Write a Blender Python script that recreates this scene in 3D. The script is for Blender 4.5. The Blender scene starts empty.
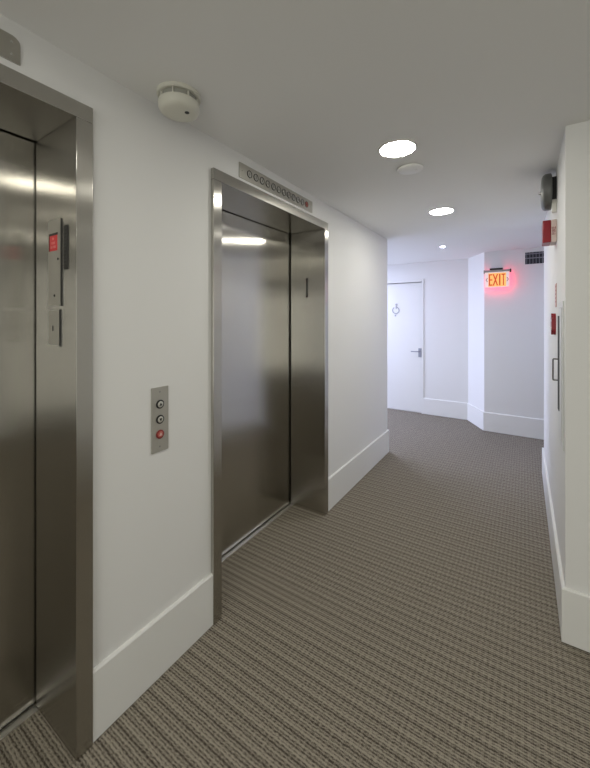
import bpy, bmesh, math, random
from mathutils import Vector, Matrix
PI = math.pi
S = bpy.context.scene
C = S.collection
H = 1.46                       # eye height

# ---------------- camera, world, exposure ----------------
YAW = math.atan(229/352)
cam_d = bpy.data.cameras.new('camera')
cam = bpy.data.objects.new('camera', cam_d); C.objects.link(cam)
cam.location = (0, 0, H); cam.rotation_euler = (PI/2, 0, YAW)
cam_d.sensor_fit = 'HORIZONTAL'; cam_d.sensor_width = 36; cam_d.lens = 36*352/590
cam_d.shift_y = -65/590; cam_d.clip_start = 0.02
S.camera = cam
w = bpy.data.worlds.new('world'); S.world = w; w.use_nodes = True
w.node_tree.nodes['Background'].inputs[0].default_value = (0.02, 0.02, 0.02, 1)
S.view_settings.view_transform = 'Standard'; S.view_settings.look = 'None'
S.view_settings.gamma = 1; S.view_settings.use_curve_mapping = False
S.view_settings.exposure = 0.12
WARM = (1.0, 0.975, 0.87); COOL = (0.66, 0.71, 1.0)
HALL_E, NEAR_E, LOBBY_E = 87.0, 56.0, 180.0
def area_lamp(name, loc, rot, sx, sy, power, col):
    l = bpy.data.lights.new(name, 'AREA'); l.shape = 'RECTANGLE'; l.size = sx; l.size_y = sy; l.energy = power; l.color = col
    o = bpy.data.objects.new(name, l); C.objects.link(o); o.location = loc; o.rotation_euler = rot
area_lamp('fill_light_front', (0.3, -3.3, 1.25), (PI/2, 0, 0), 3.4, 2.2, 68, (1.0, 0.995, 0.92))   # added fill lamp outside an added window behind the camera, facing +y
area_lamp('fill_light_left', (-4.8, 4.7, 1.25), (PI/2, 0, -PI/2), 1.8, 2.2, 120, (0.66, 0.72, 1.0))  # added cool fill lamp outside the assumed side-hall window, facing +x

# ---------------- helpers ----------------
def mat(name, col, rough=0.5, metal=0.0, emit=None, es=0.0, spec=0.5):
    m = bpy.data.materials.new(name); m.use_nodes = True
    b = m.node_tree.nodes['Principled BSDF']
    b.inputs['Base Color'].default_value = (*col, 1)
    b.inputs['Roughness'].default_value = rough
    b.inputs['Metallic'].default_value = metal
    b.inputs['Specular IOR Level'].default_value = spec
    if emit:
        b.inputs['Emission Color'].default_value = (*emit, 1)
        b.inputs['Emission Strength'].default_value = es
    return m

def noise_bump(m, scale, strength, dist=0.001):
    nt = m.node_tree; N = nt.nodes; L = nt.links
    tc = N.new('ShaderNodeNewGeometry'); n = N.new('ShaderNodeTexNoise'); b = N.new('ShaderNodeBump')
    n.inputs['Scale'].default_value = scale; n.inputs['Detail'].default_value = 3
    b.inputs['Strength'].default_value = strength; b.inputs['Distance'].default_value = dist
    L.new(tc.outputs['Position'], n.inputs['Vector']); L.new(n.outputs['Fac'], b.inputs['Height'])
    L.new(b.outputs['Normal'], N['Principled BSDF'].inputs['Normal'])

def vmath(nt, op, a, b=None):
    n = nt.nodes.new('ShaderNodeMath'); n.operation = op
    for i, x in enumerate((a, b)):
        if x is None: continue
        if isinstance(x, (int, float)): n.inputs[i].default_value = x
        else: nt.links.new(x, n.inputs[i])
    return n.outputs[0]

def steel(name, col, rough, aniso=1.0):
    m = mat(name, col, rough, 1.0)
    nt = m.node_tree; N = nt.nodes; L = nt.links; b = N['Principled BSDF']
    b.inputs['Anisotropic'].default_value = aniso
    g = N.new('ShaderNodeNewGeometry')
    cr = N.new('ShaderNodeVectorMath'); cr.operation = 'CROSS_PRODUCT'
    L.new(g.outputs['Normal'], cr.inputs[0]); cr.inputs[1].default_value = (0.02, 0.0, 1.0)
    nm = N.new('ShaderNodeVectorMath'); nm.operation = 'NORMALIZE'
    L.new(cr.outputs[0], nm.inputs[0]); L.new(nm.outputs[0], b.inputs['Tangent'])
    # fine vertical brush lines and faint cloudy wear
    mp = N.new('ShaderNodeMapping'); mp.inputs['Scale'].default_value = (260, 260, 1.5)
    n = N.new('ShaderNodeTexNoise'); n.inputs['Scale'].default_value = 1; n.inputs['Detail'].default_value = 2
    L.new(g.outputs['Position'], mp.inputs[0]); L.new(mp.outputs[0], n.inputs['Vector'])
    n2 = N.new('ShaderNodeTexNoise'); n2.inputs['Scale'].default_value = 5; n2.inputs['Detail'].default_value = 3
    L.new(g.outputs['Position'], n2.inputs['Vector'])
    r = vmath(nt, 'ADD', vmath(nt, 'MULTIPLY', vmath(nt, 'SUBTRACT', n.outputs['Fac'], 0.5), 0.012),
              vmath(nt, 'MULTIPLY', vmath(nt, 'SUBTRACT', n2.outputs['Fac'], 0.5), 0.02))
    L.new(vmath(nt, 'ADD', r, rough), b.inputs['Roughness'])
    return m

def paint(name, col, rough=0.6):
    m = mat(name, col, rough, spec=0.3); noise_bump(m, 140, 0.12); return m

def carpet_mat():
    m = mat('carpet_weave', (0.2, 0.18, 0.15), 0.95, spec=0.1)
    nt = m.node_tree; N = nt.nodes; L = nt.links
    g = N.new('ShaderNodeNewGeometry'); sp = N.new('ShaderNodeSeparateXYZ'); L.new(g.outputs['Position'], sp.inputs[0])
    wob = N.new('ShaderNodeTexNoise'); wob.inputs['Scale'].default_value = 45; wob.inputs['Detail'].default_value = 2
    L.new(g.outputs['Position'], wob.inputs['Vector'])
    wv = vmath(nt, 'MULTIPLY', vmath(nt, 'SUBTRACT', wob.outputs['Fac'], 0.5), 0.006)
    X = vmath(nt, 'ADD', sp.outputs[0], wv); Y = vmath(nt, 'ADD', sp.outputs[1], wv)
    def wave(v, period, ph=0.0):
        return vmath(nt, 'ADD', vmath(nt, 'MULTIPLY', vmath(nt, 'SINE', vmath(nt, 'ADD', vmath(nt, 'MULTIPLY', v, 2*PI/period), ph)), 0.5), 0.5)
    fine = wave(Y, 0.0108); band = wave(Y, 0.0324, 0.7); wide = wave(Y, 0.0648, 1.9)
    col = wave(X, 0.0225); colf = wave(X, 0.0066)
    # dark yarn appears where the column and the band coincide; fine rows run everywhere
    dash = vmath(nt, 'MULTIPLY', vmath(nt, 'POWER', col, 1.2), vmath(nt, 'POWER', fine, 1.0))
    t = vmath(nt, 'MULTIPLY', fine, 0.32)
    t = vmath(nt, 'ADD', t, vmath(nt, 'MULTIPLY', band, 0.26))
    t = vmath(nt, 'ADD', t, vmath(nt, 'MULTIPLY', wide, 0.12))
    t = vmath(nt, 'ADD', t, vmath(nt, 'MULTIPLY', dash, 0.20))
    t = vmath(nt, 'ADD', t, vmath(nt, 'MULTIPLY', colf, 0.08))
    sp2 = N.new('ShaderNodeTexNoise'); sp2.inputs['Scale'].default_value = 210; sp2.inputs['Detail'].default_value = 2
    mp = N.new('ShaderNodeMapping'); mp.inputs['Scale'].default_value = (0.5, 1.4, 1)
    L.new(g.outputs['Position'], mp.inputs[0]); L.new(mp.outputs[0], sp2.inputs['Vector'])
    t = vmath(nt, 'ADD', t, vmath(nt, 'MULTIPLY', vmath(nt, 'SUBTRACT', sp2.outputs['Fac'], 0.5), 1.3))
    r = N.new('ShaderNodeValToRGB'); L.new(t, r.inputs[0])
    r.color_ramp.elements[0].position = 0.16; r.color_ramp.elements[0].color = (0.358, 0.322, 0.262, 1)
    r.color_ramp.elements[1].position = 0.80; r.color_ramp.elements[1].color = (0.068, 0.056, 0.044, 1)
    L.new(r.outputs[0], N['Principled BSDF'].inputs['Base Color'])
    b = N.new('ShaderNodeBump'); b.inputs['Strength'].default_value = 0.5; b.inputs['Distance'].default_value = 0.003
    b.invert = True
    L.new(t, b.inputs['Height']); L.new(b.outputs[0], N['Principled BSDF'].inputs['Normal'])
    return m

M = dict(
    wall=paint('white_wall_paint', (0.80, 0.80, 0.79)),
    ceil=paint('white_ceiling_paint', (0.86, 0.86, 0.845), 0.8),
    base=paint('white_trim_paint', (0.80, 0.80, 0.78), 0.4),
    carpet=carpet_mat(),
    steel=steel('brushed_steel', (0.52, 0.505, 0.465), 0.18),
    steel_b=steel('brushed_steel_casing', (0.52, 0.505, 0.47), 0.24),
    plate=mat('satin_steel_plate', (0.50, 0.485, 0.44), 0.42, 0.7),
    plate_d=mat('dull_steel_strip', (0.50, 0.485, 0.44), 0.36, 1.0),
    chrome=mat('polished_metal', (0.7, 0.7, 0.7), 0.2, 1.0),
    alu=mat('aluminium_sill', (0.75, 0.74, 0.72), 0.35, 1.0),
    black=mat('black_plastic', (0.012, 0.012, 0.012), 0.4),
    dark=mat('dark_gap', (0.02, 0.02, 0.018), 0.8),
    ink=mat('dark_engraving', (0.03, 0.03, 0.028), 0.6),
    red=mat('red_enamel', (0.27, 0.004, 0.014), 0.35),
    redlens=mat('red_button_lens', (0.38, 0.10, 0.08), 0.4, emit=(1, 0.2, 0.15), es=0.05),
    redlcd=mat('red_display', (0.5, 0.02, 0.02), 0.3, emit=(1, 0.03, 0.05), es=0.10),
    whitep=mat('white_plastic', (0.78, 0.77, 0.72), 0.4),
    cream=mat('cream_plastic', (0.70, 0.69, 0.61), 0.45),
    greyp=mat('grey_plastic', (0.33, 0.33, 0.31), 0.5),
    bell=mat('grey_bell_enamel', (0.15, 0.155, 0.15), 0.35, 0.3),
    matte=mat('dark_cabinet_strip', (0.07, 0.07, 0.065), 0.6, spec=0.1),
    pink=mat('pale_red_sticker', (0.62, 0.40, 0.37), 0.6),
    cab=mat('cabinet_white', (0.70, 0.71, 0.70), 0.4),
    lens_w=mat('lit_lens_hall', (1, 1, 1), 0.5, emit=WARM, es=HALL_E),
    lens_n=mat('lit_lens_near', (1, 1, 1), 0.5, emit=WARM, es=NEAR_E),
    lens_c=mat('lit_lens_lobby', (1, 1, 1), 0.5, emit=COOL, es=LOBBY_E),
    ex_w=mat('exit_acrylic', (0.75, 0.70, 0.70), 0.3, emit=(1.0, 0.70, 0.66), es=0.35),
    ex_y=mat('exit_glow', (0.6, 0.35, 0.12), 0.4, emit=(1.0, 0.45, 0.12), es=0.75),
    ex_l=mat('exit_letters', (0.45, 0.05, 0.01), 0.4, emit=(1.0, 0.13, 0.015), es=0.30),
    ex_r=mat('exit_red_back', (0.9, 0.1, 0.1), 0.4, emit=(1.0, 0.02, 0.10), es=5.5),
    cover=mat('white_cover_enamel', (0.9, 0.9, 0.88), 0.5),
    symb=mat('pale_grey_symbol', (0.42, 0.42, 0.45), 0.4),
    button=mat('satin_button', (0.55, 0.54, 0.49), 0.45, 0.3),
    grille=mat('dark_duct', (0.03, 0.032, 0.04), 0.8),
    louver=mat('grey_louver', (0.26, 0.26, 0.29), 0.5),
)

def box(bm, x0, x1, y0, y1, z0, z1, bev=0.0, seg=2):
    r = bmesh.ops.create_cube(bm, size=1)
    vs = r['verts']
    for v in vs:
        v.co = Vector((x0+(v.co.x+.5)*(x1-x0), y0+(v.co.y+.5)*(y1-y0), z0+(v.co.z+.5)*(z1-z0)))
    if bev:
        es = list({e for v in vs for e in v.link_edges})
        bmesh.ops.bevel(bm, geom=es, offset=bev, segments=seg, profile=.5, affect='EDGES')

def lathe(bm, prof, mtx=Matrix(), n=48):
    """prof: [(r,z)...] revolved about local z, r=0 ends make caps"""
    rings = []
    for r, z in prof:
        if r < 1e-6: rings.append([bm.verts.new(mtx @ Vector((0, 0, z)))])
        else: rings.append([bm.verts.new(mtx @ Vector((r*math.cos(2*PI*k/n), r*math.sin(2*PI*k/n), z))) for k in range(n)])
    for a, b in zip(rings, rings[1:]):
        for k in range(n):
            j = (k+1) % n
            if len(a) == 1 and len(b) == 1: continue
            if len(a) == 1: bm.faces.new((a[0], b[k], b[j]))
            elif len(b) == 1: bm.faces.new((a[k], b[0], a[j]))
            else: bm.faces.new((a[k], b[k], b[j], a[j]))

def tube(bm, pts, r, n=12):
    pts = [Vector(p) for p in pts]; rings = []
    for i, p in enumerate(pts):
        d = (pts[min(i+1, len(pts)-1)]-pts[max(i-1, 0)]).normalized()
        a = d.orthogonal().normalized() if i == 0 else (rings_a - d*rings_a.dot(d)).normalized()
        rings_a = a; b = d.cross(a)
        rings.append([bm.verts.new(p+r*(a*math.cos(2*PI*k/n)+b*math.sin(2*PI*k/n))) for k in range(n)])
    for a, b in zip(rings, rings[1:]):
        for k in range(n): bm.faces.new((a[k], b[k], b[(k+1) % n], a[(k+1) % n]))
    bm.faces.new(rings[0][::-1]); bm.faces.new(rings[-1])

def prism(bm, pts, mtx, d):
    """2D outline (u,v) in mtx's xy plane, extruded d along its z"""
    a = [bm.verts.new(mtx @ Vector((u, v, 0))) for u, v in pts]
    b = [bm.verts.new(mtx @ Vector((u, v, d))) for u, v in pts]
    n = len(pts)
    bm.faces.new(a[::-1]); bm.faces.new(b)
    for k in range(n): bm.faces.new((a[k], a[(k+1) % n], b[(k+1) % n], b[k]))

def rrect(w, h, r, n=6, corners=(1, 1, 1, 1)):
    out = []
    for (sx, sy, a0), c in zip(((1, 1, 0), (-1, 1, 90), (-1, -1, 180), (1, -1, 270)), corners):
        if not c: out.append((sx*w/2, sy*h/2)); continue
        for k in range(n+1):
            a = math.radians(a0+90*k/n)
            out.append((sx*(w/2-r)+r*math.cos(a), sy*(h/2-r)+r*math.sin(a)))
    return out

def obj(name, bm, m, parent=None, smooth=False, label=None):
    bmesh.ops.recalc_face_normals(bm, faces=bm.faces)
    me = bpy.data.meshes.new(name); bm.to_mesh(me); bm.free()
    me.materials.append(m)
    o = bpy.data.objects.new(name, me); C.objects.link(o)
    if smooth:
        for p in me.polygons: p.use_smooth = True
        me.set_sharp_from_angle(angle=math.radians(35))
    if parent: o.parent = parent
    if label: o['label'] = label
    return o

def thing(name, label, cat, loc, group=None):
    o = bpy.data.objects.new(name, None); C.objects.link(o); o.empty_display_size = .05
    o.location = loc; o['label'] = label; o['category'] = cat
    if group: o['group'] = group
    return o

def struct(name, bm, m, label=None):
    o = obj(name, bm, m); o['kind'] = 'structure'
    if label: o['label'] = label
    return o

def part(name, root, m, build, smooth=False, label=None):
    """build works in world coordinates; mesh is moved into the root's frame"""
    bm = bmesh.new(); build(bm)
    base = Vector((0, 0, 0)); r = root
    while r is not None: base += r.location; r = r.parent
    bmesh.ops.translate(bm, verts=bm.verts, vec=-base)
    return obj(name, bm, m, root, smooth, label)

def boxes(*bs, bev=0.0):
    def f(bm):
        for b in bs: box(bm, *b, bev=bev)
    return f

def frame(origin, u, v):
    """matrix with local x->u, y->v, z->u x v"""
    u, v = Vector(u), Vector(v); n = u.cross(v)
    m = Matrix((u, v, n)).transposed().to_4x4(); m.translation = Vector(origin); return m

def text_bm(bm, s, size, mtx, d=0.0006):
    cu = bpy.data.curves.new('glyphs', 'FONT'); cu.body = s; cu.size = size
    cu.align_x = 'CENTER'; cu.align_y = 'CENTER'; cu.extrude = d; cu.resolution_u = 3
    o = bpy.data.objects.new('glyphs', cu); C.objects.link(o); bpy.context.view_layer.update()
    me = bpy.data.meshes.new_from_object(o.evaluated_get(bpy.context.evaluated_depsgraph_get()))
    me.transform(mtx); n0 = len(bm.verts); bm.from_mesh(me)
    bpy.data.objects.remove(o); bpy.data.curves.remove(cu); bpy.data.meshes.remove(me)

# ---------------- dimensions ----------------
CE = 2.333; BH = 0.247; BT = 0.015
WL = -1.255                    # left wall face
WR = 0.157                     # right wall face
YP = 2.002                     # pier front face
YL = 3.785                     # left wall far end
YR = 4.053                     # right wall far end
XL, XR = -4.2, 2.4             # outer limits
YN = -2.6                      # wall behind the camera
OH = 2.127                     # opening height
CW = 0.054                     # casing width
E = [(-0.483, 0.579), (1.245, 2.307)]   # openings
T = 0.36                       # wall thickness (hoistway side)

# ---------------- structure ----------------
bm = bmesh.new(); box(bm, XL-.2, XR+.2, YN-.2, 6.0, -0.1, 0); struct('floor', bm, M['carpet'], 'brown grey striped woven carpet')
bm = bmesh.new(); box(bm, XL-.2, XR+.2, YN-.2, 6.0, CE, CE+.1); struct('ceiling', bm, M['ceil'], 'white painted ceiling')

bm = bmesh.new()
ys = [YN-.1, E[0][0]-CW, E[0][1]+CW, E[1][0]-CW, E[1][1]+CW, YL]
HT = OH+CW
bm.free()
for (a_, b_, z_) in ((0, 1, 0), (2, 3, 0), (4, 5, 0), (1, 2, HT), (3, 4, HT)):
    bm = bmesh.new(); box(bm, WL-T, WL, ys[a_], ys[b_], z_, CE)
    struct('wall_left', bm, M['wall'], 'white wall above an elevator opening' if z_ else 'white wall beside the elevator openings')
bm = bmesh.new(); box(bm, XL, WL-T, YL-.15, YL, 0, CE); struct('wall_left_side_hall', bm, M['wall'])
bm = bmesh.new(); box(bm, WR, WR+.6, YP, YR, 0, CE); box(bm, WR+.6, XR, YP, YP+.15, 0, CE); box(bm, WR+.6, XR, YR-.15, YR, 0, CE)
struct('wall_right', bm, M['wall'], 'white wall pier on the right')
# far walls: door wall, diagonal, exit wall
yb = 5.622; yd = 5.205
D0, D1, DH = -2.235, -1.322, 2.035
CS = .028
bm = bmesh.new()
box(bm, XL, D0, yb, yb+.3, 0, CE); box(bm, D1, -.675, yb, yb+.3, 0, CE); box(bm, D0, D1, yb, yb+.3, DH, CE)
struct('wall_back', bm, M['wall'], 'white wall with the far door')
bm = bmesh.new()
P = [(-.675, yb), (-.436, yd), (XR, yd), (XR, yb+.3), (-.675, yb+.3)]
prism(bm, P, Matrix(), CE)
struct('wall_back_angled', bm, M['wall'], 'white angled wall behind the exit sign')
def window_wall(name, win, ax, p0, p1, a0, a1, w0, w1, z0, z1, label):
    """wall slab p0..p1 thick along axis ax, spanning a0..a1, with one framed window"""
    def bb(bm, u0, u1, zz0, zz1, q0=p0, q1=p1, bev=0):
        if ax == 'x': box(bm, q0, q1, u0, u1, zz0, zz1, bev=bev)
        else: box(bm, u0, u1, q0, q1, zz0, zz1, bev=bev)
    bm = bmesh.new()
    bb(bm, a0, w0, 0, CE); bb(bm, w1, a1, 0, CE); bb(bm, w0, w1, 0, z0); bb(bm, w0, w1, z1, CE)
    struct(name, bm, M['wall'])
    bm = bmesh.new(); f = .05
    for b in ((w0, w0+f, z0, z1), (w1-f, w1, z0, z1), (w0+f, w1-f, z0, z0+f), (w0+f, w1-f, z1-f, z1), ((w0+w1)/2-f/2, (w0+w1)/2+f/2, z0+f, z1-f)): bb(bm, *b)
    wn = struct(win, bm, M['base'], label)
    bm = bmesh.new(); pm = (p0+p1)/2; bb(bm, w0+f, w1-f, z0+f, z1-f, pm-.003, pm+.003); obj('pane', bm, M['clear'], wn)
g = bpy.data.materials.new('window_glass'); g.use_nodes = True; gn = g.node_tree.nodes; gn.clear()
go = gn.new('ShaderNodeOutputMaterial'); mx = gn.new('ShaderNodeMixShader'); tr = gn.new('ShaderNodeBsdfTransparent'); gl = gn.new('ShaderNodeBsdfGlossy')
gl.inputs['Roughness'].default_value = .02; mx.inputs[0].default_value = .06
g.node_tree.links.new(tr.outputs[0], mx.inputs[1]); g.node_tree.links.new(gl.outputs[0], mx.inputs[2]); g.node_tree.links.new(mx.outputs[0], go.inputs[0])
M['clear'] = g
window_wall('wall_far_left', 'assumed_window', 'x', XL-.15, XL, YL-.15, yb+.3, 4.0, 5.4, .25, 2.15, 'assumed window at the end of the hidden left side hall, added for cool light')  # unseen window, assumed from the cool tint and added to let in fill
window_wall('wall_front', 'fill_window', 'y', YN-.15, YN, WL-T, XR+.15, -1.0, 1.8, .25, 2.15, 'unseen window behind the camera, added to let in fill light')  # unseen window, added so soft fill reaches the near ceiling
bm = bmesh.new(); box(bm, XR, XR+.15, YN, yd+.2, 0, CE); struct('wall_far_right', bm, M['wall'])

def baseboard(name, path, label=None):
    """path: wall-face points; offset to the left of travel by BT with mitred corners"""
    bm = bmesh.new(); pts = [Vector((*p, 0)) for p in path]; outs = []
    for i, p in enumerate(pts):
        ns = []
        if i > 0: d = (p-pts[i-1]).normalized(); ns.append(Vector((-d.y, d.x, 0)))
        if i < len(pts)-1: d = (pts[i+1]-p).normalized(); ns.append(Vector((-d.y, d.x, 0)))
        n = sum(ns, Vector()) / len(ns); n = n / n.dot(ns[0])
        outs.append(n)
    prof = [(0, .005), (BT, .005), (BT, BH-.006), (BT-.005, BH), (0, BH)]
    rows = [[bm.verts.new(p + n*(o+.0005 if o == 0 else o) + Vector((0, 0, z))) for o, z in prof] for p, n in zip(pts, outs)]
    for a, b in zip(rows, rows[1:]):
        for k in range(5): bm.faces.new((a[k], a[(k+1) % 5], b[(k+1) % 5], b[k]))
    bm.faces.new(rows[0]); bm.faces.new(rows[-1][::-1])
    struct(name, bm, M['base'], label)

baseboard('baseboard_left', [(WL, ys[3]), (WL, ys[2])], 'tall white baseboard between the elevators')
baseboard('baseboard_left_far', [(XL, YL), (WL, YL), (WL, ys[4])], 'tall white baseboard past the farther elevator')
baseboard('baseboard_left_near', [(WL, ys[1]), (WL, YN)])
baseboard('baseboard_right', [(XR, YP), (WR, YP), (WR, YR), (XR, YR)], 'tall white baseboard around the right pier')
baseboard('baseboard_back', [(XR, yd), (-.436, yd), (-.675, yb), (D1+CS, yb)], 'tall white baseboard along the far walls')
baseboard('baseboard_back_left', [(D0-CS, yb), (XL, yb)])

# far door
yf = yb+.03
bm = bmesh.new(); box(bm, D0+.004, D1-.004, yf, yf+.045, .008, DH-.004, bev=.002)
door = struct('door_1', bm, M['base'], 'white flush door at the far end of the hall')
def hnd(bm):
    box(bm, -1.380, -1.332, yf-.012, yf, .868, 1.004, bev=.003)
    tube(bm, [(-1.352, yf-.01, .955), (-1.352, yf-.05, .955), (-1.365, yf-.058, .955), (-1.48, yf-.058, .955)], .008)
part('door_handle', door, mat('dull_metal_lock', (0.33, 0.34, 0.38), 0.35, 0.8), hnd, label='grey metal lock plate with lever')
bm = bmesh.new()
box(bm, D1, D1+CS, yb-.012, yb+.10, 0, DH+.04, bev=.002); box(bm, D0-CS, D0, yb-.012, yb+.10, 0, DH+.04, bev=.002)
box(bm, D0, D1, yb-.012, yb+.10, DH, DH+.04, bev=.002)
struct('trim_1', bm, M['base'], 'white casing around the far door')
bm = bmesh.new(); box(bm, D0, D1, yf+.05, yf+.07, 0, DH); struct('dark_back_sheet', bm, M['dark'])  # dark sheet behind the far door, so its gaps come out dark
bm = bmesh.new(); box(bm, D0, D1, yf-.01, yf+.045, 0.0, .006); struct('trim_3', bm, M['alu'], 'thin metal door threshold')

# round symbol on the far door
t = thing('door_symbol', 'small grey round pictogram fixed high on the white far door', 'door sign', (-1.735, yf, 1.60))
def sym_ring(bm):
    pts = []
    for k in range(33):
        a = math.radians(100 + 0 + 325*k/32 + 20)
        pts.append((-1.735+.052*math.cos(a), yf-.006, 1.60+.052*math.sin(a)))
    tube(bm, pts, .006, 8)
part('ring', t, M['symb'], sym_ring, True)
part('head', t, M['symb'], lambda bm: lathe(bm, [(0, 0), (.016, 0), (.016, .008), (0, .008)], frame((-1.725, yf, 1.705-.012), (1, 0, 0), (0, 0, 1)), 20))
part('arm', t, M['symb'], lambda bm: box(bm, -1.737, -1.722, yf-.009, yf, 1.625, 1.675, bev=.002))
part('foot', t, M['symb'], lambda bm: box(bm, -1.752, -1.73, yf-.009, yf, 1.502, 1.53, bev=.002))

# ---------------- elevators ----------------
XF = -1.236                    # casing face
XJ = -1.538                    # jamb back edge
XD = -1.549                    # door face
def elevator(i, label):
    y0, y1 = E[i]; yc = (y0+y1)/2
    t = thing('elevator_doorway', label, 'elevator', (XD, yc, 0), 'steel elevator doorways')
    part('jamb', t, M['steel_b'], boxes((XJ, XF, y1, y1+CW, 0.001, OH), bev=.0015))
    part('jamb', t, M['steel_b'], boxes((XJ, XF, y0-CW, y0, 0.001, OH), bev=.0015))
    part('header', t, M['steel_b'], boxes((XJ, XF, y0-CW, y1+CW, OH+.0008, OH+CW), bev=.0015))
    # side-opening pair of panels: fast panel and slow panel behind it
    d = part('door_panel', t, M['steel'], boxes((XD-.03, XD, y0-.02, y1+.035, .012, OH+.03), bev=.001))
    part('gap_shade_sheet', t, M['dark'], boxes((XD-.05, XD-.034, y0-CW, y1+CW, 0.0, OH+CW)), label='dark sheet for the shade in the door gap')  # dark sheet that puts the shade of the door gap into colour
    def sill(bm):
        box(bm, XD+.003, XJ+.018, y0+.001, y1-.001, 0, .004, bev=.0008)
        box(bm, XD-.03, XD-.002, y0+.001, y1-.001, 0, .004)
    part('sill', t, M['alu'], sill, label='thin aluminium threshold strip')
    return t
elevator(0, 'brushed steel elevator doorway cut by left frame edge, small control box on jamb')
elevator(1, 'brushed steel elevator doorway farther down hall under the strip of round floor lights')

# jamb fittings on the near elevator
YJ = E[0][1]
t = thing('control_box', 'slim steel box with red display on near elevator jamb', 'control box', (-1.385, YJ, 1.507))
bx0, bx1 = -1.424, -1.334; bxc = (bx0+bx1)/2; PT = .006
part('housing', t, M['plate'], lambda bm: prism(bm, rrect(bx1-bx0, .30, .012, corners=(1, 1, 0, 0)), frame((bxc, YJ, 1.658), (1, 0, 0), (0, 0, 1)), PT))
part('edge_strip', t, M['ink'], boxes((bx1+.0003, bx1+.0025, YJ-.005, YJ, 1.505, 1.808)), label='thin dark edge strip')  # thin dark strip down the right edge of the housing
dsp = part('display', t, M['redlcd'], boxes((bxc-.030, bxc+.024, YJ-PT-.0015, YJ-PT+.0002, 1.699, 1.752)), label='red lit display')
def dtx(bm):
    for k, q in enumerate(('IN', 'CASE', 'OF FIRE')):
        text_bm(bm, q, .012, frame((bxc-.003, YJ-PT-.0018, 1.740-.0145*k), (1, 0, 0), (0, 0, 1)), .0003)
part('display_lettering', dsp, mat('pale_red_letters', (0.75, 0.30, 0.28), .5), dtx)
part('display_bezel', t, M['ink'], boxes((bxc-.036, bxc+.027, YJ-PT-.002, YJ-PT, 1.7525, 1.760), (bxc-.036, bxc-.031, YJ-PT-.002, YJ-PT, 1.699, 1.7525)))
for x, z in ((bxc+.03, 1.668), (bxc+.004, 1.542)):
    part('keyhole', t, M['ink'], lambda bm: lathe(bm, [(0, 0), (.0045, 0), (.0045, .0015), (0, .0015)], frame((x, YJ-PT, z), (1, 0, 0), (0, 0, 1)), 16))
t = thing('key_box', 'small steel key cabinet fixed just below the control box with red display', 'key box', (-1.390, YJ, 1.368))
part('housing', t, M['plate'], boxes((-1.424, -1.344, YJ-.006, YJ, 1.370, 1.490), bev=.0015))
part('edge_strip', t, M['ink'], boxes((-1.3437, -1.3405, YJ-.0055, YJ, 1.364, 1.494)), label='thin dark edge strip')  # same kind of dark strip beside the key box
part('keyhole', t, M['ink'], boxes((-1.390, -1.384, YJ-.0072, YJ-.0059, 1.418, 1.437)))
t = thing('floor_lantern', 'dark vertical louvred slot light beside the red display box', 'indicator slot', (-1.303, YJ, 1.628), 'elevator jamb slots')
part('lens', t, M['ink'], boxes((-1.315, -1.288, YJ-.003, YJ, 1.628, 1.779), bev=.001))
for k in range(12): part('louver', t, mat('dark_louver', (.035, .035, .033), .5) if k == 0 else bpy.data.materials['dark_louver'], boxes((-1.315, -1.291, YJ-.0045, YJ-.0031, 1.634+k*.012, 1.638+k*.012)))
YJ2 = E[1][1]
t = thing('floor_lantern', 'thin black vertical slot with round ends on farther elevator jamb', 'indicator slot', (-1.391, YJ2, 1.628), 'elevator jamb slots')
part('slot', t, M['black'], boxes((-1.3965, -1.3855, YJ2-.003, YJ2, 1.636, 1.758)))
for z in (1.634, 1.762):
    part('end_cap', t, M['black'], lambda bm: lathe(bm, [(0, 0), (.0095, 0), (.0095, .004), (0, .004)], frame((-1.391, YJ2, z), (1, 0, 0), (0, 0, 1)), 16))

# position indicator plates above the openings
def indicator(yc, label, z0, z1, round_corner):
    zc = (z0+z1)/2
    t = thing('floor_indicator', label, 'indicator panel', (WL, yc, z0), 'steel floor indicator strips')
    F = frame((WL, yc, zc), (0, 1, 0), (0, 0, 1))      # local z -> +x
    part('faceplate', t, M['plate_d'], lambda bm: prism(bm, rrect(.76, z1-z0, .022 if round_corner else .003, corners=(1, 1, 0, 0)), F, .004))
    for s in (-1, 1):
        for dz in ((-.018, .018) if round_corner else (0,)):
            part('screw', t, M['chrome'], lambda bm: lathe(bm, [(.0035, .0), (.003, .0015), (0, .0018)], frame((WL+.004, yc+s*.358, zc+dz), (0, 1, 0), (0, 0, 1)), 12))
    for k in range(12):
        y = yc-.299+k*.0544; last = k == 11
        G = frame((WL+.004, y, zc), (0, 1, 0), (0, 0, 1))
        r = part('floor_light', t, M['ink'], lambda bm: lathe(bm, [(.0200, 0), (.0200, .003), (.0168, .003), (.0168, 0)], G, 32), True)
        part('lens', r, M['redlens'] if last else M['greyp2'], lambda bm: lathe(bm, [(.0165, .0003), (.0160, .0020), (0, .0022)], G, 24), True)
        G2 = frame((WL+.0063, y, zc), (0, 1, 0), (0, 0, 1))
        if last: part('arrow', r, M['ink'], lambda bm: prism(bm, [(-.009, -.007), (.009, -.007), (0, .010)], G2, .0008), label='up arrow')
        else: part('numeral', r, M['ink'], lambda bm: text_bm(bm, str(k+1), .023, G2, .0005))
    return t
M['greyp2'] = mat('satin_lens', (0.42, 0.41, 0.38), 0.4, 0.5)
indicator(1.768, 'steel strip of twelve round floor lights above the farther elevator', 2.206, 2.286, False)
indicator(.051, 'steel indicator strip with rounded corner above nearest elevator at top left', 2.211, 2.288, True)

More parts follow.
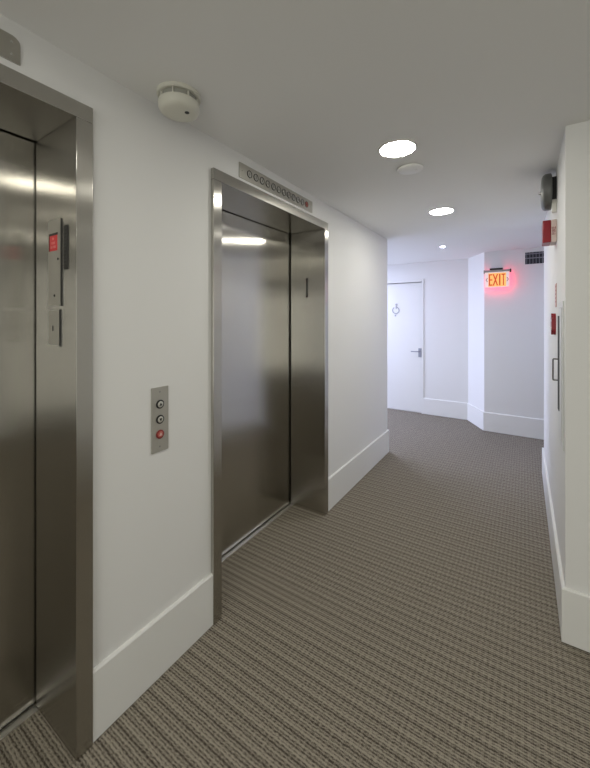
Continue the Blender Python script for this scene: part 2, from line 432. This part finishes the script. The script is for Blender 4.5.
# call button panel
t = thing('call_panel', 'steel elevator call panel with two arrow buttons on white wall', 'call panel', (WL, .910, .917))
F = frame((WL, .9085, 1.049), (0, 1, 0), (0, 0, 1))
part('faceplate', t, M['plate'], lambda bm: prism(bm, rrect(.080, .264, .002, 2), F, .004))
for z in (1.162, .938):
    part('screw', t, M['greyp'], lambda bm: lathe(bm, [(.004, 0), (.0035, .0012), (0, .0014)], frame((WL+.004, .9075, z), (0, 1, 0), (0, 0, 1)), 12))
for z, kind in ((1.111, 'up'), (1.049, 'down'), (.988, 'fire')):
    G = frame((WL+.004, .9075, z), (0, 1, 0), (0, 0, 1))
    b = part('button', t, M['redlens'] if kind == 'fire' else M['button'],
             lambda bm: lathe(bm, [(.0125, .0), (.0125, .005), (.011, .006), (0, .006)], G, 32), True, 'red fire button' if kind == 'fire' else None)
    part('ring', b, mat('dark_red_ring', (.22, .02, .02), .5) if kind == 'fire' else M['black'],
         lambda bm: lathe(bm, [(.0180, 0), (.0180, .003), (.0128, .0045), (.0128, 0)], G, 32), True)
    G2 = frame((WL+.0101, .9075, z), (0, 1, 0), (0, 0, 1))
    sh = {'up': [(-.0065, -.005), (.0065, -.005), (0, .0075)], 'down': [(-.0065, .005), (0, -.0075), (.0065, .005)],
          'fire': [(-.007, -.005), (.007, -.005), (.005, .001), (.002, .007), (-.002, .007), (-.005, .001)]}[kind]
    part('symbol', b, M['pink'] if kind == 'fire' else M['black'], lambda bm: prism(bm, sh, G2, .0008))

# ---------------- ceiling fittings ----------------
DOWN = lambda x, y, z=CE: Matrix.Translation((x, y, z)) @ Matrix.Rotation(PI, 4, 'X')
def downlight(x, y, r, lens, label, name='recessed_downlight'):
    t = thing(name, label, 'ceiling light', (x, y, CE), 'recessed ceiling downlights')
    part('trim_ring', t, M['whitep'], lambda bm: lathe(bm, [(r+.010, 0), (r+.009, .003), (r, .004), (r-.004, .0)], DOWN(x, y)), True)
    part('lens', t, lens, lambda bm: lathe(bm, [(r-.001, .0015), (r*.6, .0025), (0, .003)], DOWN(x, y)), True, 'glowing round lens')
    return t
downlight(-.545, 1.802, .088, M['lens_w'], 'largest glowing round downlight in the ceiling beside a blank round cover')
downlight(-.562, 3.040, .089, M['lens_w'], 'glowing round ceiling downlight, second from camera, in middle of hall ceiling')
downlight(-.823, 4.522, .028, M['lens_c'], 'smallest downlight, tiny bright spot in the farthest ceiling near the angled wall')
downlight(-.50, .04, .088, M['lens_n'], 'assumed ceiling downlight above the near elevator, outside the picture')  # unseen lamp, assumed from the bright streaks in the steel
downlight(-.50, -1.1, .088, M['lens_n'], 'assumed ceiling downlight behind the camera, outside the picture')  # unseen lamp, assumed from the fainter steel streak
downlight(1.30, -.3, .088, M['lens_n'], 'added ceiling downlight to the right of the camera, outside the picture')  # unseen lamp, added to even out the near light
downlight(-2.3, 4.70, .10, M['lens_c'], 'assumed ceiling downlight in the side hall hidden by the left wall')  # unseen cool lamp, assumed from the bluish light in the lobby
downlight(-3.4, 4.70, .10, M['lens_c'], 'assumed ceiling downlight at the end of the hidden left side hall')  # second unseen cool lamp, assumed for the same lobby light
downlight(1.1, 4.62, .07, M['lens_c'], 'assumed ceiling downlight in the side hall hidden by the right pier')  # unseen cool lamp, assumed on the right side of the lobby

t = thing('ceiling_cover', 'blank round white cover plate flush on the ceiling beside brightest downlight', 'cover plate', (-.553, 2.07, CE))
part('plate', t, M['cover'], lambda bm: lathe(bm, [(.064, 0), (.064, .004), (.072, .004), (.072, .008), (.066, .012), (0, .012)], DOWN(-.553, 2.07)), True)
part('screw', t, M['whitep'], lambda bm: lathe(bm, [(.004, .0115), (.004, .0135), (0, .014)], DOWN(-.52, 2.08), 12))

sx, sy = -1.128, .905
t = thing('smoke_detector', 'round cream smoke detector on the ceiling between the two elevators', 'smoke detector', (sx, sy, CE))
part('base_ring', t, M['cream'], lambda bm: lathe(bm, [(.083, 0), (.083, .010), (.079, .0135), (.066, .0135), (0, .0135)], DOWN(sx, sy)), True)
part('sensing_chamber', t, mat('grey_mesh', (.34, .34, .30), .7), lambda bm: lathe(bm, [(.068, .0142), (.068, .034)], DOWN(sx, sy)), True)  # grey vent band between base ring and cap
for k in range(8):
    def rib(bm):
        box(bm, .068, .0745, -.002, .002, .0138, .0345)
        m_ = DOWN(sx, sy) @ Matrix.Rotation(2*PI*k/8+.2, 4, 'Z')
        for v in bm.verts: v.co = m_ @ v.co
    part('rib', t, M['cream'], rib)
part('cap', t, M['cream'], lambda bm: lathe(bm, [(.066, .034), (.0765, .0345), (.0775, .040), (.0765, .056), (.070, .067), (.058, .073), (.040, .075), (0, .076)], DOWN(sx, sy)), True)
part('indicator_light', t, M['black'], lambda bm: lathe(bm, [(.0085, .070), (.0085, .0765), (0, .077)], DOWN(sx+.036, sy+.008), 20), True, 'small black indicator window')

# ---------------- far wall: exit sign and vent ----------------
ey = 5.10
t = thing('exit_sign', 'glowing orange and red EXIT sign hung on the far white wall', 'exit sign', (-.287, yd, 1.85))
pnl = part('panel', t, M['ex_w'], boxes((-.418, -.152, ey-.005, ey+.005, 1.862, 2.052), bev=.001), label='pale edge-lit acrylic panel')
part('glow_field', pnl, M['ex_y'], boxes((-.392+.012, -.190+.004, ey-.0075, ey-.0052, 1.870, 2.040)), label='yellow orange lit field')
def exl(bm):
    z0, z1, y0, y1, s = 1.882, 2.026, ey-.010, ey-.0076, .0145
    x = -.375
    box(bm, x, x+s, y0, y1, z0, z1)
    for zz in (z0, (z0+z1)/2-s/2, z1-s): box(bm, x+s, x+.040, y0, y1, zz, zz+s)
    x = -.325
    for a, b in (((x, z0), (x+.046, z1)), ((x+.046, z0), (x, z1))):
        prism(bm, [(a[0]-s/2, a[1]), (a[0]+s/2, a[1]), (b[0]+s/2, b[1]), (b[0]-s/2, b[1])], frame((0, y1, 0), (1, 0, 0), (0, 0, 1)), .0024)
    x = -.262; box(bm, x, x+s+.001, y0, y1, z0, z1)
    x = -.236; box(bm, x, x+.042, y0, y1, z1-s, z1); box(bm, x+.0155, x+.0265, y0, y1, z0, z1-s)
part('letters', pnl, M['ex_l'], exl, label='red orange EXIT letters')
def chev(sgn, xc):
    def f(bm):
        for dz in (-1, 1):
            p0, p1 = (xc+sgn*.008, 1.955), (xc-sgn*.008, 1.955+dz*.026)
            prism(bm, [(p0[0]-.004, p0[1]), (p0[0]+.004, p0[1]), (p1[0]+.004, p1[1]), (p1[0]-.004, p1[1])], frame((0, ey-.0052, 0), (1, 0, 0), (0, 0, 1)), .002)
    return f
ck = mat('exit_chevron', (.30, .16, .16), .5)
part('chevron', pnl, ck, chev(-1, -.398)); part('chevron', pnl, ck, chev(1, -.170))
part('red_backing', pnl, M['ex_r'], boxes((-.412, -.156, ey+.0052, ey+.0075, 1.866, 2.040)), label='red lit back of the panel')
part('rail', t, M['greyp'], boxes((-.424, -.150, ey-.012, ey+.012, 2.052, 2.078), bev=.002), label='grey metal top rail')
for x, m_ in ((-.434, M['greyp']), (-.148, M['black'])):
    part('end_cap', t, m_, boxes((x, x+.016, ey-.016, ey+.016, 2.040, 2.082), bev=.003))
part('canopy', t, M['black'], boxes((-.365, -.222, ey-.02, yd, 2.080, 2.100), bev=.004), label='black mounting canopy')

t = thing('air_vent', 'dark louvred air vent high on far white wall beside exit sign', 'air vent', (.185, yd, 2.13))
v0, v1, w0, w1 = .012, .362, 2.135, 2.280
def vf(bm):
    for b in ((v0-.025, v1+.025, w1, w1+.022), (v0-.025, v1+.025, w0-.022, w0), (v0-.025, v0, w0, w1), (v1, v1+.025, w0, w1)):
        box(bm, b[0], b[1], yd-.008, yd, b[2], b[3], bev=.0015)
part('frame', t, M['base'], vf)
part('duct_opening', t, M['grille'], boxes((v0, v1, yd-.0015, yd, w0, w1)))
for k in range(11):
    x = v0+.016+k*.032
    part('louver', t, M['louver'], boxes((x-.0025, x+.0025, yd-.007, yd-.0015, w0, w1)))
for z in ((w0+w1)/2, w1-.02):
    part('crossbar', t, M['louver'], boxes((v0, v1, yd-.008, yd-.0016, z-.005, z+.005)))

# ---------------- right wall fittings ----------------
by, bz = 2.56, 2.208
IN = frame((WR, by, bz), (0, 1, 0), (0, 0, -1))      # local z -> -x (into the hall)
IN = frame((WR, by, bz), (0, -1, 0), (0, 0, 1))
t = thing('alarm_bell', 'round grey alarm bell mounted high on the right wall', 'alarm bell', (WR, by, bz))
part('backbox', t, M['black'], lambda bm: prism(bm, rrect(.10, .15, .012), IN, .022))
def gong(bm):
    lathe(bm, [(.098, .022), (.104, .024), (.106, .034), (.105, .052), (.099, .062), (.086, .069), (.060, .072), (0, .074)], IN)
    lathe(bm, [(.098, .022), (.100, .034), (.095, .056), (0, .064)], IN)
part('gong', t, M['bell'], gong, True)
part('centre_nut', t, M['chrome'], lambda bm: lathe(bm, [(.014, .073), (.014, .076), (.007, .077), (.007, .084), (0, .085)], IN, 24), True, 'pale centre nut')
part('bracket', t, M['whitep'], boxes((WR-.022, WR, by-.055, by-.03, bz-.135, bz-.06), bev=.002), label='pale conduit bracket')

t = thing('fire_alarm_sounder', 'bright red square alarm sounder on a pale mount directly under grey bell', 'fire alarm', (WR, 2.56, 1.92))
z0, z1 = 1.902, 2.030
part('mount', t, mat('pale_mount', (.74, .60, .56), .5), boxes((WR-.026, WR, 2.495, 2.625, z0, z1), bev=.003), label='pale mount with red marks')
part('body', t, M['red'], boxes((WR-.066, WR-.0265, 2.495, 2.625, z0, z1), bev=.004))
def mk(bm):
    text_bm(bm, 'FIRE', .026, frame((WR-.013, 2.4945, 1.966), (0, 0, 1), (-1, 0, 0)), .0006)
part('lettering', t, M['red'], mk, label='small red vertical lettering')

t = thing('warning_label', 'narrow pale red label stuck on right wall above the pull station', 'wall label', (WR, 2.56, 1.59))
part('sheet', t, M['pink'], boxes((WR-.0025, WR, 2.50, 2.60, 1.530, 1.665)))
def lt(bm):
    for k in range(5): box(bm, WR-.0032, WR-.0024, 2.512, 2.588, 1.645-k*.022, 1.652-k*.022)
part('lettering', t, M['red'], lt)

t = thing('pull_station', 'red rounded fire alarm pull station beside the white extinguisher cabinet', 'fire alarm', (WR, 2.62, 1.365))
PS = frame((WR, 2.60, 1.430), (0, -1, 0), (0, 0, 1))
def psb(bm):
    prism(bm, rrect(.085, .126, .03), PS, .021)
    bmesh.ops.bevel(bm, geom=[e for e in bm.edges if all(v.co.x < WR-.018 for v in e.verts)], offset=.009, segments=4, affect='EDGES')
part('body', t, M['red'], psb, True)
part('handle', t, M['whitep'], lambda bm: box(bm, WR-.025, WR-.0205, 2.575, 2.625, 1.395, 1.412, bev=.002))
part('lettering', t, M['whitep'], lambda bm: text_bm(bm, 'FIRE', .020, frame((WR-.0212, 2.60, 1.450), (0, -1, 0), (0, 0, 1)), .0006))

t = thing('extinguisher_cabinet', 'white recessed extinguisher cabinet with dark strip and wire handle on right wall', 'cabinet', (WR, 2.18, .84))
c0, c1, q0, q1 = 2.055, 2.300, .845, 1.545
def cf(bm):
    for b in ((c0, c1, q1-.03, q1), (c0, c1, q0, q0+.03), (c0, c0+.03, q0+.03, q1-.03), (c1-.03, c1, q0+.03, q1-.03)):
        box(bm, WR-.006, WR, *b, bev=.0015)
part('frame', t, M['cab'], cf)
dr = part('cabinet_door', t, M['cab'], boxes((WR-.009, WR-.001, c0+.032, c1-.032, q0+.032, q1-.032), bev=.0015))
part('dark_strip', dr, M['matte'], boxes((WR-.012, WR-.0088, 2.190, 2.255, 1.00, q1-.07)), label='dark vertical strip')  # plain dark strip on the cabinet door, next to the handle
part('handle', dr, mat('dark_wire_handle', (.13, .12, .10), .35, .8), lambda bm: tube(bm, [(WR-.008, 2.263, 1.253), (WR-.029, 2.263, 1.253), (WR-.031, 2.263, 1.251), (WR-.031, 2.263, 1.146), (WR-.029, 2.263, 1.144), (WR-.008, 2.263, 1.144)], .0035, 10), label='dark wire pull handle')
